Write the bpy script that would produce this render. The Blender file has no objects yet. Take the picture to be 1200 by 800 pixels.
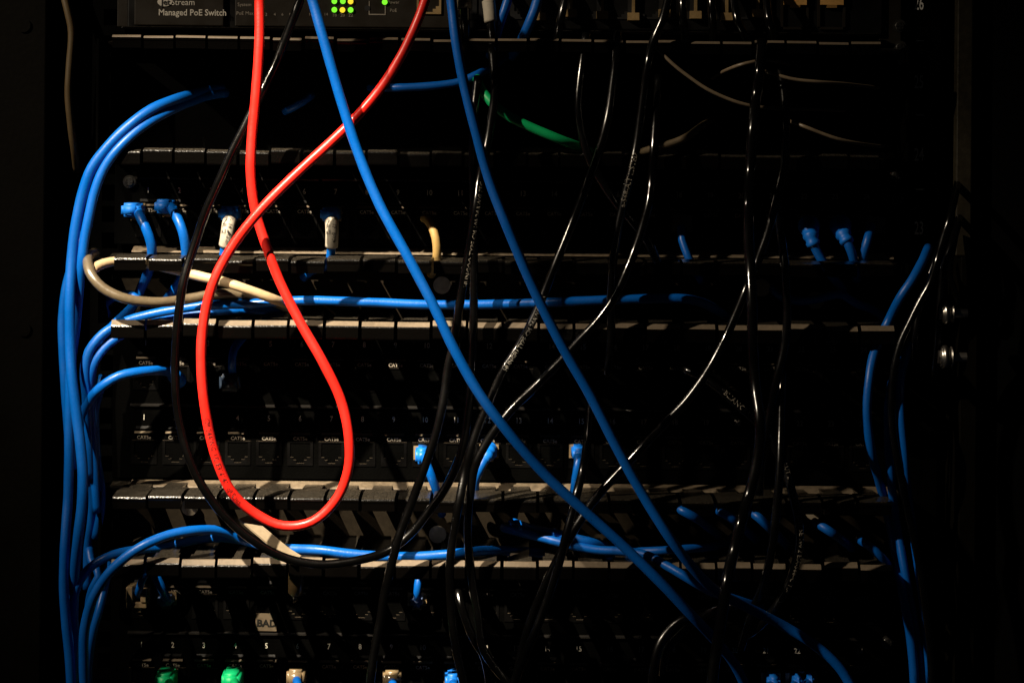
import bpy, bmesh, math, random
from mathutils import Vector, Matrix

random.seed(7)
S = bpy.context.scene
C = S.collection

# ------------------------------------------------------------------ camera, light, exposure
DIST = 1.25                      # camera to the plane of the panel faces (m)
WID = 0.61                       # width of that plane seen in the frame (m)
HY = 250.0                       # picture row of the eye level (1200 x 800 picture)
ROLL = 0.0095
K = WID / 1200.0 / DIST
PX = WID / 1200.0                # metres per picture pixel on the panel plane
CAM = Vector((0.0, -DIST, (400.0 - HY) * PX))
RIGHT = Vector((math.cos(ROLL), 0, math.sin(ROLL)))
UP = Vector((-math.sin(ROLL), 0, math.cos(ROLL)))
FWD = Vector((0, 1, 0))

cd = bpy.data.cameras.new('camera')
cam = bpy.data.objects.new('camera', cd)
C.objects.link(cam)
cam.matrix_world = Matrix(((RIGHT.x, UP.x, -FWD.x, CAM.x), (RIGHT.y, UP.y, -FWD.y, CAM.y),
                           (RIGHT.z, UP.z, -FWD.z, CAM.z), (0, 0, 0, 1)))
cd.sensor_fit = 'HORIZONTAL'
cd.sensor_width = 36.0
cd.lens = 36.0 * DIST / WID
cd.shift_y = (HY - 400.0) / 1200.0
cd.clip_start = 0.01
cd.clip_end = 100
S.camera = cam

w = bpy.data.worlds.new('World')
S.world = w
w.use_nodes = True
w.node_tree.nodes['Background'].inputs[0].default_value = (0.55, 0.7, 1.0, 1)
w.node_tree.nodes['Background'].inputs[1].default_value = 0.002

S.view_settings.view_transform = 'Standard'
S.view_settings.look = 'None'
S.view_settings.gamma = 1
S.view_settings.exposure = 0
S.view_settings.use_curve_mapping = False


def at(px, py, d=0.0):
    """World point seen at picture position (px, py), d millimetres in front of the panel plane."""
    t = DIST - d / 1000.0
    return CAM + (RIGHT * ((px - 600.0) * K) + UP * ((HY - py) * K) + FWD) * t


def lamp(name, loc, target, watts, color, radius, size, blend):
    ld = bpy.data.lights.new(name, 'SPOT')
    ld.energy = watts
    ld.color = color
    ld.shadow_soft_size = radius
    ld.spot_size = math.radians(size)
    ld.spot_blend = blend
    o = bpy.data.objects.new(name, ld)
    C.objects.link(o)
    o.location = loc
    o.rotation_euler = (Vector(target) - Vector(loc)).to_track_quat('-Z', 'Y').to_euler()
    return o


# one warm lamp high above and to one side, in front of the open rack, and an added spill lamp further left
DIRL = Vector((-0.50, -0.89, 1.0)).normalized()
AIM = at(385, 492, 20)
LAMP = AIM + DIRL * 1.7
lamp('work_lamp_beam', LAMP, AIM, 540, (1.0, 0.85, 0.65), 0.010, 10.6, 0.85)
AIM2 = at(430, 385, 90)
lamp('added_spill_lamp', AIM2 + Vector((-1.05, -0.72, 0.84)).normalized() * 1.7, AIM2, 92, (1.0, 0.84, 0.64), 0.012, 26.5, 1.0)  # added lamp further left, gives the black cables their edge highlights

# ------------------------------------------------------------------ materials
MATS = {}


def mat(name, col, rough=0.45, spec=0.5, metal=0.0, ior=0.0, noise=0.0, nscale=900.0, bump=0.0, dust=0.0, emit=None, es=0.0, coat=0.0):
    if name in MATS:
        return MATS[name]
    m = bpy.data.materials.new(name)
    m.use_nodes = True
    nt = m.node_tree
    b = nt.nodes['Principled BSDF']
    b.inputs['Base Color'].default_value = (*col, 1)
    b.inputs['Roughness'].default_value = rough
    b.inputs['Specular IOR Level'].default_value = spec
    b.inputs['Metallic'].default_value = metal
    if ior:
        b.inputs['IOR'].default_value = ior
    if coat:
        b.inputs['Coat Weight'].default_value = coat
        b.inputs['Coat Roughness'].default_value = 0.25
    if emit:
        b.inputs['Emission Color'].default_value = (*emit, 1)
        b.inputs['Emission Strength'].default_value = es
    if noise or bump or dust:
        tc = nt.nodes.new('ShaderNodeNewGeometry')
        n = nt.nodes.new('ShaderNodeTexNoise')
        n.inputs['Scale'].default_value = nscale
        n.inputs['Detail'].default_value = 4
        nt.links.new(tc.outputs['Position'], n.inputs['Vector'])
        if noise:
            n2 = nt.nodes.new('ShaderNodeTexNoise')
            n2.inputs['Scale'].default_value = nscale * 0.07
            n2.inputs['Detail'].default_value = 3
            nt.links.new(tc.outputs['Position'], n2.inputs['Vector'])
            ad = nt.nodes.new('ShaderNodeMath')
            ad.operation = 'ADD'
            nt.links.new(n.outputs['Fac'], ad.inputs[0])
            nt.links.new(n2.outputs['Fac'], ad.inputs[1])
            mr = nt.nodes.new('ShaderNodeMapRange')
            mr.inputs['From Min'].default_value = 0.6
            mr.inputs['From Max'].default_value = 1.4
            mr.inputs['To Min'].default_value = 1 - noise
            mr.inputs['To Max'].default_value = 1 + noise
            nt.links.new(ad.outputs[0], mr.inputs['Value'])
            mx = nt.nodes.new('ShaderNodeVectorMath')
            mx.operation = 'SCALE'
            mx.inputs[0].default_value = col
            nt.links.new(mr.outputs[0], mx.inputs['Scale'])
            nt.links.new(mx.outputs[0], b.inputs['Base Color'])
            rr = nt.nodes.new('ShaderNodeMapRange')
            rr.inputs['From Min'].default_value = 0.3
            rr.inputs['From Max'].default_value = 0.7
            rr.inputs['To Min'].default_value = max(0.05, rough - 0.1)
            rr.inputs['To Max'].default_value = min(1, rough + 0.12)
            nt.links.new(n2.outputs['Fac'], rr.inputs['Value'])
            nt.links.new(rr.outputs[0], b.inputs['Roughness'])
        if dust:
            # fine specks of grey dust lying in the plastic's grain
            n3 = nt.nodes.new('ShaderNodeTexNoise')
            n3.inputs['Scale'].default_value = 1500
            n3.inputs['Detail'].default_value = 2
            nt.links.new(tc.outputs['Position'], n3.inputs['Vector'])
            r3 = nt.nodes.new('ShaderNodeMapRange')
            r3.inputs['From Min'].default_value = 0.34
            r3.inputs['From Max'].default_value = 0.74
            nt.links.new(n3.outputs['Fac'], r3.inputs['Value'])
            mxx = nt.nodes.new('ShaderNodeMix')
            mxx.data_type = 'RGBA'
            mxx.inputs[6].default_value = (*col, 1)
            mxx.inputs[7].default_value = (dust, dust * 0.86, dust * 0.66, 1)
            sep = nt.nodes.new('ShaderNodeSeparateXYZ')
            nt.links.new(tc.outputs['True Normal'], sep.inputs[0])
            r4 = nt.nodes.new('ShaderNodeMapRange')
            r4.inputs['From Min'].default_value = 0.55
            r4.inputs['From Max'].default_value = 0.95
            nt.links.new(sep.outputs['Z'], r4.inputs['Value'])
            mm = nt.nodes.new('ShaderNodeMath')
            mm.operation = 'MULTIPLY'
            nt.links.new(r3.outputs[0], mm.inputs[0])
            nt.links.new(r4.outputs[0], mm.inputs[1])
            nt.links.new(mm.outputs[0], mxx.inputs[0])
            nt.links.new(mxx.outputs[2], b.inputs['Base Color'])
        if bump:
            bp = nt.nodes.new('ShaderNodeBump')
            bp.inputs['Strength'].default_value = bump
            bp.inputs['Distance'].default_value = 0.0004
            nt.links.new(n.outputs['Fac'], bp.inputs['Height'])
            nt.links.new(bp.outputs[0], b.inputs['Normal'])
    MATS[name] = m
    return m


BLUE = mat('blue_jacket', (0.0003, 0.090, 0.40), 0.38, 0.36, noise=0.10, nscale=700, bump=0.25)
RED = mat('red_jacket', (0.74, 0.017, 0.010), 0.36, 0.5, noise=0.06, nscale=700, bump=0.2)
BLACKC = mat('black_jacket', (0.0012, 0.0011, 0.0010), 0.17, 0.5, ior=1.68, noise=0.25, nscale=500, bump=0.12)
GREEN = mat('green_jacket', (0.003, 0.42, 0.13), 0.45, 0.4, noise=0.1, bump=0.2)
TAN = mat('tan_jacket', (0.48, 0.35, 0.20), 0.42, 0.5, noise=0.15, nscale=400, bump=0.3)
GREYC = mat('grey_jacket', (0.10, 0.077, 0.046), 0.26, 0.5, ior=1.8, noise=0.25, nscale=400, bump=0.3)
PLASTIC = mat('black_plastic', (0.0012, 0.0010, 0.0008), 0.19, 0.32, dust=0.06, nscale=800, bump=0.3)
PANEL = mat('black_powder_coat', (0.0006, 0.0006, 0.0005), 0.6, 0.02, noise=0.4, nscale=900, bump=0.35)
DUCT = mat('duct_black', (0.010, 0.0076, 0.0047), 0.6, 0.05, noise=0.35, nscale=300, bump=0.3)
JACKM = mat('jack_plastic', (0.0010, 0.0009, 0.0008), 0.45, 0.08, noise=0.3, nscale=900, bump=0.15)
CAVITY = mat('jack_interior', (0.006, 0.006, 0.006), 0.5, 0.4, noise=0.2)
SWITCHM = mat('switch_face', (0.013, 0.010, 0.0065), 0.5, 0.2, noise=0.12, nscale=1200, bump=0.1)
SWDARK = mat('switch_panel_dark', (0.0025, 0.0023, 0.002), 0.45, 0.2, noise=0.2)
PRINT = mat('white_print', (0.45, 0.42, 0.36), 0.6, 0.3, noise=0.2, nscale=1500)
PRINTW = mat('worn_white_print', (0.24, 0.21, 0.17), 0.6, 0.3, noise=0.55, nscale=1600)
DPRINT = mat('dark_print', (0.05, 0.008, 0.006), 0.6, 0.3, noise=0.2)
INK = mat('black_ink', (0.02, 0.018, 0.016), 0.6, 0.3, noise=0.2)
LABEL = mat('label_paper', (0.36, 0.325, 0.26), 0.65, 0.3, noise=0.12, nscale=500, bump=0.2)
RIM = mat('lit_rim', (0.145, 0.112, 0.076), 0.5, 0.4, noise=0.25, nscale=500, bump=0.2)  # lamp light on up-facing lips and socket floors, put into the colour
LIT_LEDGE = mat('lit_ledge', (0.13, 0.100, 0.066), 0.55, 0.4, noise=0.5, nscale=420, bump=0.25)  # bright flange band: lamp light put into the colour
STICK = mat('sticker_tape', (0.085, 0.064, 0.040), 0.6, 0.3, noise=0.15, nscale=500)
GOLD = mat('gold_contact', (0.75, 0.45, 0.16), 0.35, 0.5, metal=0.9, noise=0.2)
STEEL = mat('steel', (0.62, 0.58, 0.52), 0.28, 0.5, metal=1.0, noise=0.15, nscale=300)
CLEAR = mat('clear_plug', (0.20, 0.145, 0.08), 0.25, 0.6, noise=0.2)
FRAME = mat('frame_paint', (0.0024, 0.0019, 0.0010), 0.6, 0.05, noise=0.25, nscale=300, bump=0.3)
DARK = mat('cabinet_dark', (0.0008, 0.0008, 0.0008), 0.8, 0.05, noise=0.3, nscale=60)
BLUEB = mat('blue_boot', (0.004, 0.15, 0.62), 0.45, 0.4, noise=0.1, bump=0.2)
GREENB = mat('green_boot', (0.006, 0.62, 0.22), 0.45, 0.4, noise=0.1, bump=0.2)
LEDG = mat('led_green', (0.1, 0.4, 0.02), 0.4, emit=(0.22, 1.0, 0.03), es=1.0, noise=0.05)
LEDY = mat('led_yellow', (0.4, 0.3, 0.02), 0.4, emit=(1.0, 0.72, 0.03), es=1.0, noise=0.05)

# ------------------------------------------------------------------ helpers


def link(o, parent=None):
    C.objects.link(o)
    if parent is not None:
        o.parent = parent
        o.matrix_parent_inverse = Matrix.Identity(4)
    return o


def empty(name, loc, label, cat, group=None):
    o = bpy.data.objects.new(name, None)
    o.empty_display_size = 0.01
    C.objects.link(o)
    o.location = loc
    o['label'] = label
    o['category'] = cat
    if group:
        o['group'] = group
    return o


def mesh_from_bm(bm, name, m, smooth=False):
    me = bpy.data.meshes.new(name)
    bmesh.ops.recalc_face_normals(bm, faces=bm.faces)
    bm.to_mesh(me)
    bm.free()
    me.materials.append(m)
    if smooth:
        for p in me.polygons:
            p.use_smooth = True
    return me


def part(name, me, parent, loc=(0, 0, 0), rot=None):
    """A child mesh; loc is given in the space of the parent."""
    o = bpy.data.objects.new(name, me)
    link(o, parent)
    o.location = loc
    if rot is not None:
        o.rotation_euler = rot
    return o


def bm_box(bm, x0, x1, y0, y1, z0, z1):
    vs = [bm.verts.new((x, y, z)) for x in (x0, x1) for y in (y0, y1) for z in (z0, z1)]
    for f in ((0, 1, 3, 2), (4, 6, 7, 5), (0, 4, 5, 1), (2, 3, 7, 6), (0, 2, 6, 4), (1, 5, 7, 3)):
        bm.faces.new([vs[i] for i in f])


def box_mesh(name, m, x0, x1, y0, y1, z0, z1, bevel=0.0, seg=2):
    bm = bmesh.new()
    bm_box(bm, x0, x1, y0, y1, z0, z1)
    if bevel:
        bmesh.ops.bevel(bm, geom=bm.edges[:], offset=bevel, segments=seg, affect='EDGES', profile=0.5)
    return mesh_from_bm(bm, name, m)


def bm_prism_x(bm, prof, x0, x1, taper=0.0):
    """prof: list of (y, z) extruded between x0 and x1."""
    a = [bm.verts.new((x0, y, z)) for y, z in prof]
    b = [bm.verts.new((x1, y, z)) for y, z in prof]
    n = len(prof)
    bm.faces.new(a)
    bm.faces.new(b[::-1])
    for i in range(n):
        bm.faces.new((a[i], b[i], b[(i + 1) % n], a[(i + 1) % n]))


def bm_cyl(bm, r, h, n=16, axis='Y', base=0.0, r2=None):
    r2 = r if r2 is None else r2
    ring0, ring1 = [], []
    for i in range(n):
        a = 2 * math.pi * i / n
        c, s = math.cos(a), math.sin(a)
        if axis == 'Y':
            ring0.append(bm.verts.new((r * c, base, r * s)))
            ring1.append(bm.verts.new((r2 * c, base + h, r2 * s)))
        else:
            ring0.append(bm.verts.new((base, r * c, r * s)))
            ring1.append(bm.verts.new((base + h, r2 * c, r2 * s)))
    bm.faces.new(ring0)
    bm.faces.new(ring1[::-1])
    for i in range(n):
        j = (i + 1) % n
        bm.faces.new((ring0[i], ring0[j], ring1[j], ring1[i]))


TXT = {}


def text_mesh(s, size, m, sx=1.0, align='CENTER', res=2, bold=0.0):
    """Flat lettering in the XZ plane facing -Y, centred on its origin."""
    key = (s, size, m.name, sx, align, bold)
    if key in TXT:
        return TXT[key]
    cu = bpy.data.curves.new('lettering', 'FONT')
    cu.body = s
    cu.size = size
    cu.align_x = align
    cu.align_y = 'CENTER'
    cu.resolution_u = res
    cu.offset = bold
    ob = bpy.data.objects.new('lettering', cu)
    C.objects.link(ob)
    bpy.context.view_layer.update()
    me = bpy.data.meshes.new_from_object(ob.evaluated_get(bpy.context.evaluated_depsgraph_get()))
    bpy.data.objects.remove(ob)
    bpy.data.curves.remove(cu)
    for v in me.vertices:
        x, y = v.co.x * sx, v.co.y
        v.co = (x, 0, y)
    me.materials.clear()
    me.materials.append(m)
    TXT[key] = me
    return me


def spline(pts, step=0.004):
    """Centripetal-like Catmull-Rom through 3D points, resampled evenly."""
    P = [Vector(p) for p in pts]
    P = [P[0] * 2 - P[1]] + P + [P[-1] * 2 - P[-2]]
    dense = []
    for i in range(1, len(P) - 2):
        p0, p1, p2, p3 = P[i - 1], P[i], P[i + 1], P[i + 2]
        t0 = 0.0
        t1 = t0 + max((p1 - p0).length, 1e-6) ** 0.5
        t2 = t1 + max((p2 - p1).length, 1e-6) ** 0.5
        t3 = t2 + max((p3 - p2).length, 1e-6) ** 0.5
        for k in range(16):
            t = t1 + (t2 - t1) * k / 16
            A1 = p0 * ((t1 - t) / (t1 - t0)) + p1 * ((t - t0) / (t1 - t0))
            A2 = p1 * ((t2 - t) / (t2 - t1)) + p2 * ((t - t1) / (t2 - t1))
            A3 = p2 * ((t3 - t) / (t3 - t2)) + p3 * ((t - t2) / (t3 - t2))
            B1 = A1 * ((t2 - t) / (t2 - t0)) + A2 * ((t - t0) / (t2 - t0))
            B2 = A2 * ((t3 - t) / (t3 - t1)) + A3 * ((t - t1) / (t3 - t1))
            dense.append(B1 * ((t2 - t) / (t2 - t1)) + B2 * ((t - t1) / (t2 - t1)))
    dense.append(P[-2])
    L = [0.0]
    for a, b in zip(dense, dense[1:]):
        L.append(L[-1] + (b - a).length)
    n = max(4, int(L[-1] / step))
    out = []
    j = 0
    for i in range(n + 1):
        s = L[-1] * i / n
        while j < len(L) - 2 and L[j + 1] < s:
            j += 1
        f = (s - L[j]) / max(L[j + 1] - L[j], 1e-9)
        out.append(dense[j].lerp(dense[j + 1], min(max(f, 0), 1)))
    return out


def tube_mesh(name, path, r, m, sides=12, ripple=0.0, rfun=None, cap=True):
    n = len(path)
    verts, faces = [], []
    T = []
    for i in range(n):
        T.append((path[min(i + 1, n - 1)] - path[max(i - 1, 0)]).normalized())
    N = T[0].orthogonal().normalized()
    s = 0.0
    ph = random.random() * 6
    for i in range(n):
        if i:
            s += (path[i] - path[i - 1]).length
        N = (N - T[i] * N.dot(T[i])).normalized()
        B = T[i].cross(N)
        rr = r if rfun is None else rfun(i / (n - 1))
        for k in range(sides):
            a = 2 * math.pi * k / sides
            q = rr
            if ripple:
                q *= 1 + ripple * math.sin(2 * a + s * 300 + ph) + ripple * 0.6 * math.sin(s * 110 + ph * 2 + a)
            verts.append(path[i] + (N * math.cos(a) + B * math.sin(a)) * q)
    for i in range(n - 1):
        for k in range(sides):
            k2 = (k + 1) % sides
            faces.append((i * sides + k, i * sides + k2, (i + 1) * sides + k2, (i + 1) * sides + k))
    if cap:
        faces.append(tuple(range(sides - 1, -1, -1)))
        faces.append(tuple((n - 1) * sides + k for k in range(sides)))
    me = bpy.data.meshes.new(name)
    me.from_pydata([tuple(v) for v in verts], [], faces)
    me.materials.append(m)
    for p in me.polygons:
        p.use_smooth = True
    me.update()
    return me


def wrap_print(path, r, s, text, size, m, reverse=False, angle=0.0, sx=1.0):
    """Lettering printed round a cable jacket, starting s metres along it."""
    src = text_mesh(text, size, m, sx, align='LEFT', res=1)
    P = path[::-1] if reverse else path
    L = [0.0]
    for a, b in zip(P, P[1:]):
        L.append(L[-1] + (b - a).length)
    verts = []
    for v in src.vertices:
        u = min(max(s + v.co.x, 0), L[-1] - 1e-4)
        j = 0
        lo, hi = 0, len(L) - 1
        while hi - lo > 1:
            mid = (lo + hi) // 2
            if L[mid] <= u:
                lo = mid
            else:
                hi = mid
        j = lo
        f = (u - L[j]) / (L[j + 1] - L[j])
        c = P[j].lerp(P[j + 1], f)
        t = (P[min(j + 2, len(P) - 1)] - P[max(j - 1, 0)]).normalized()
        n = Vector((0, -1, 0))
        n = (n - t * n.dot(t)).normalized()
        b = n.cross(t)
        a = v.co.z / r + angle
        verts.append(c + (n * math.cos(a) + b * math.sin(a)) * (r + 0.00022))
    me = bpy.data.meshes.new('printing')
    me.from_pydata([tuple(v) for v in verts], [], [tuple(p.vertices) for p in src.polygons])
    me.materials.append(m)
    me.update()
    return me


CABLES = {}


def cable(key, label, pts, m, r=0.0027, group=None, name='patch_cable', ripple=0.018, cat='cable', step=0.004):
    """One cable as a mesh; pts are (picture x, picture y, mm in front of the panels), the last value carried on when left out."""
    d = 0
    P = []
    for p in pts:
        if len(p) > 2:
            d = p[2]
        P.append(at(p[0], p[1], d))
    path = spline(P, step)
    o0 = P[0]
    root = empty(name, o0, label, cat, group)
    rel = [p - o0 for p in path]
    part('jacket', tube_mesh('jacket', rel, r, m, ripple=ripple), root)
    CABLES[key] = (root, rel, r)
    return root, rel


def arc_at(rel, px, py, root):
    """Index of the path sample that shows nearest to a picture position."""
    best, bi = 1e9, 0
    o = root.location
    for i, p in enumerate(rel):
        q = p + o - CAM
        t = q.dot(FWD)
        x = 600 + q.dot(RIGHT) / t / K
        y = HY - q.dot(UP) / t / K
        e = (x - px) ** 2 + (y - py) ** 2
        if e < best:
            best, bi = e, i
    return bi


def length_to(rel, i):
    return sum((rel[k + 1] - rel[k]).length for k in range(i))


def printing(key, px, py, text, size=0.0031, m=None, reverse=False, angle=0.0, sx=1.0):
    root, rel, r = CABLES[key]
    i = arc_at(rel, px, py, root)
    if reverse:
        s = length_to(rel, len(rel) - 1) - length_to(rel, i)
    else:
        s = length_to(rel, i)
    part('printing', wrap_print(rel, r, s, text, size, m or PRINT, reverse, angle, sx), root)


# ------------------------------------------------------------------ the cabinet (setting)
cab = empty('rack_cabinet', at(600, 900, 0), 'black rack cabinet with dark interior framing all the equipment', 'cabinet')
co = cab.location.copy()


def cpart(name, m, p0, p1, y0, y1, bevel=0.0):
    """A box of the cabinet between two picture corners taken at the depth of its front face (y0, metres)."""
    a = at(p0[0], p0[1], -y0 * 1000)
    b = at(p1[0], p1[1], -y0 * 1000)
    return part(name, box_mesh(name, m, a.x - co.x, b.x - co.x, y0, y1, b.z - co.z, a.z - co.z, bevel), cab)


cpart('rear_panel', DARK, (-300, -500), (1500, 1300), 0.60, 0.61)
cpart('side_panel', DARK, (-90, -380), (-70, 1200), -0.02, 0.60)
cpart('side_panel', DARK, (1270, -380), (1290, 1200), -0.02, 0.60)
cpart('top_panel', DARK, (-90, -400), (1290, -380), -0.02, 0.60)
cpart('floor_panel', DARK, (-90, 1200), (1290, 1220), -0.02, 0.60)
# left upright: a wide painted post with a punched hole, its inner edge by the blue bundle
lp = cpart('frame_post', FRAME, (-70, -380), (43, 1200), -0.004, 0.06, 0.0008)
bm = bmesh.new()
bm_cyl(bm, 0.0042, 0.0022, 20, 'Y', -0.0012, 0.0036)
hole = mesh_from_bm(bm, 'bolt', FRAME)
h = at(28, 386, 4)
part('bolt', hole, cab, h - co)
h = at(28, 30, 4)
part('bolt', hole, cab, h - co)
# right upright strip
cpart('frame_post', FRAME, (1126, -380), (1138, 300), -0.030, -0.021, 0.0008).data.materials[0] = mat('lit_frame_paint', (0.022, 0.018, 0.010), 0.5, 0.3, noise=0.5, nscale=260, bump=0.5)  # paler upper length: light on the post edge is painted in
cpart('frame_post', FRAME, (1126, 301), (1138, 1200), -0.030, 0.04, 0.0008)
cpart('frame_post', DARK, (1141, -380), (1270, 1200), -0.022, 0.04, 0.0008)

# rack rails with printed unit numbers
RAILP = mat('rail_white_print', (0.85, 0.83, 0.78), 0.5, 0.4, noise=0.15)
def rail(px0, px1, label, numbers):
    d = -4
    a = at(px0, 505, d)
    b = at(px1, 505, d)
    xm = (a.x + b.x) / 2
    z0 = at(600, 505, 0).z
    root = empty('rack_rail', (xm, 0.004, z0), label, 'rack rail', 'mounting rails of the rack')
    wd = b.x - a.x
    bm = bmesh.new()
    # perforated front flange: two bars and the rungs between the square holes
    hw = 0.0048
    hx = -wd / 2 + 0.008 if numbers else wd / 2 - 0.008
    bm_box(bm, -wd / 2, hx - hw, 0, 0.002, -0.45, 0.45)
    bm_box(bm, hx + hw, wd / 2, 0, 0.002, -0.45, 0.45)
    zz = -0.45
    U = 0.04445
    k = 0
    edges = []
    for u in range(-10, 11):
        for off in (0.00635, 0.022225, 0.0381):
            edges.append(u * U + off)
    edges = [e for e in edges if -0.44 < e < 0.44]
    prev = -0.45
    for e in edges:
        bm_box(bm, hx - hw, hx + hw, 0, 0.002, prev, e - hw)
        prev = e + hw
    bm_box(bm, hx - hw, hx + hw, 0, 0.002, prev, 0.45)
    bm_box(bm, wd / 2 - 0.002, wd / 2, 0.002, 0.05, -0.45, 0.45)
    part('flange', mesh_from_bm(bm, 'flange', PANEL), root)
    return root


rr = rail(1040, 1098, 'black perforated rack rail printed with white unit numbers', True)
for txt, py in (('26', 5), ('25', 97), ('24', 182), ('23', 268)):
    p = at(1077, py, -3.7)
    part('unit_number', text_mesh(txt, 0.0112, RAILP, 0.52, bold=0.0001), rr, p - rr.location)
for py in (48, 135, 222, 309):
    p = at(1078, py, -3.7)
    part('unit_mark', box_mesh('unit_mark', RAILP, -0.0024, 0.0024, 0, 0.0002, -0.0004, 0.0004), rr, p - rr.location)
rail(104, 142, 'black perforated rack rail behind the blue cable bundle', False)


# ------------------------------------------------------------------ network switch
def T(px, py, d):
    return at(px, py, d)


sw_o = at(600, 34, 0)
sw = empty('network_switch', sw_o, 'dark managed network switch with green and yellow status lights', 'network switch')


def swbox(name, m, x0, y0, x1, y1, d, depth, bevel=0.0):
    a, b = at(x0, y0, d), at(x1, y1, d)
    zc = (a.z + b.z) / 2
    # keep it level: use the height at the middle of the strip
    ym = (y0 + y1) / 2
    za, zb = at(600, y0, d).z, at(600, y1, d).z
    dz = 0
    return part(name, box_mesh(name, m, a.x - sw_o.x, b.x - sw_o.x, -d / 1000, -d / 1000 + depth, zb - sw_o.z, za - sw_o.z, bevel), sw)


# heights along the switch run level in the rack, so rows here are the rows they have at picture x = 600
swbox('chassis', SWDARK, 150, -54, 1034, 37, 6, 0.22, 0.0008)
swbox('face_plate', SWITCHM, 158, -50, 262, 34, 9, 0.002, 0.0006)
swbox('face_plate', SWITCHM, 276, -50, 528, 34, 9, 0.002, 0.0006)
swbox('face_plate', SWDARK, 531, -50, 905, 34, 8, 0.002, 0.0006)
swbox('mounting_ear', SWITCHM, 1031, -54, 1056, 48, 3, 0.003, 0.0005)
swbox('mounting_ear', SWITCHM, 138, -54, 150, 36, 3, 0.003, 0.0005)
swbox('rim', PLASTIC, 142, 35.2, 1030, 38.5, 12, 0.006, 0.0007)


def swtext(px, py, s, size, m=PRINT, sx=1.0, bold=0.0):
    return part('lettering', text_mesh(s, size, m, sx, bold=bold), sw, at(px, py, 9.25) - sw_o, (0, -ROLL * 0.4, 0))


bm = bmesh.new()
bm_cyl(bm, 0.0028, 0.0003, 24, 'Y')
for v in bm.verts:
    v.co.x *= 1.55
    v.co.z *= 0.95
part('logo_oval', mesh_from_bm(bm, 'logo_oval', PRINT), sw, at(193, 2.5, 9.5) - sw_o)
part('lettering', text_mesh('Jet', 0.0052, INK, 0.95, bold=0.0001), sw, at(194, 3, 9.8) - sw_o)
swtext(214.5, 3.2, 'Stream', 0.0052, sx=0.95)
swtext(225.5, 15.3, 'Managed PoE Switch', 0.0052, sx=0.93, bold=0.00008)
swtext(286.5, 5.8, 'System', 0.0029, PRINTW)
swtext(287, 16, 'PoE Max', 0.0029, PRINTW)
for i, px in enumerate((312, 322, 331, 340, 364, 374, 382)):
    swtext(px, 17.3, str((i * 2) + 2), 0.0024, PRINTW)
for i, px in enumerate((392, 401.5, 411)):
    swtext(px, 18.2, str(18 + i * 2), 0.0028, PRINTW)
swtext(461, 3.0, 'Power', 0.0027, PRINTW)
swtext(461, 12.6, 'PoE', 0.0027, PRINTW)
bm = bmesh.new()
bm_cyl(bm, 0.00165, 0.0012, 16, 'Y', -0.0012, 0.00145)
ledg = mesh_from_bm(bm, 'status_light', LEDG)
ledy = ledg.copy()
ledy.materials.clear()
ledy.materials.append(LEDY)
for px, py, me in ((392, -8, ledg), (402, -8, ledg), (411, -8, ledg), (392, 2, ledg), (402, 2, ledg), (411, 2.3, ledy),
                   (392, 12, ledg), (401.5, 12.2, ledy), (411, 12.2, ledg), (451, 3, ledg)):
    o = part('status_light', me, sw, at(px, py, 9) - sw_o)
    if me is ledy:
        o['label'] = 'yellow status light'
bm = bmesh.new()
bm_cyl(bm, 0.0017, 0.0006, 14, 'Y', -0.0004)
part('reset_button', mesh_from_bm(bm, 'reset_button', CAVITY), sw, at(430.5, 10, 9) - sw_o)
bm = bmesh.new()
bm_box(bm, -0.005, 0.005, -0.0003, 0.0002, -0.0003, 0.0003)
bm_box(bm, -0.005, -0.0045, -0.0003, 0.0002, 0.0003, 0.008)
bm_box(bm, 0.0045, 0.005, -0.0003, 0.0002, 0.0003, 0.008)
part('bracket_mark', mesh_from_bm(bm, 'bracket_mark', PRINTW), sw, at(442, 17.3, 9) - sw_o)


def bm_stepped_port(bm, wo, zt, zb, hole, depth, y_front):
    """A face plate with a stepped socket opening (latch notch down), walls going back `depth`."""
    outer = [(-wo, zt), (wo, zt), (wo, zb), (-wo, zb)]
    vo = [bm.verts.new((x, y_front, z)) for x, z in outer]
    vi = [bm.verts.new((x, y_front, z)) for x, z in hole]
    eo = [bm.edges.new((vo[i], vo[(i + 1) % len(vo)])) for i in range(len(vo))]
    ei = [bm.edges.new((vi[i], vi[(i + 1) % len(vi)])) for i in range(len(vi))]
    bmesh.ops.triangle_fill(bm, use_beauty=True, use_dissolve=False, edges=eo + ei)
    vb = [bm.verts.new((x, y_front + depth, z)) for x, z in hole]
    n = len(hole)
    for i in range(n):
        bm.faces.new((vi[i], vi[(i + 1) % n], vb[(i + 1) % n], vb[i]))
    bm.faces.new(vb)
    vob = [bm.verts.new((x, y_front + 0.0045, z)) for x, z in outer]
    for i in range(4):
        bm.faces.new((vo[i], vob[i], vob[(i + 1) % 4], vo[(i + 1) % 4]))


HOLE = [(-0.0060, -0.0055), (0.0060, -0.0055), (0.0060, -0.0140), (0.0041, -0.0140), (0.0041, -0.0156), (0.0023, -0.0156),
        (0.0023, -0.0175), (-0.0023, -0.0175), (-0.0023, -0.0156), (-0.0041, -0.0156), (-0.0041, -0.0140), (-0.0060, -0.0140)]

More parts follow.
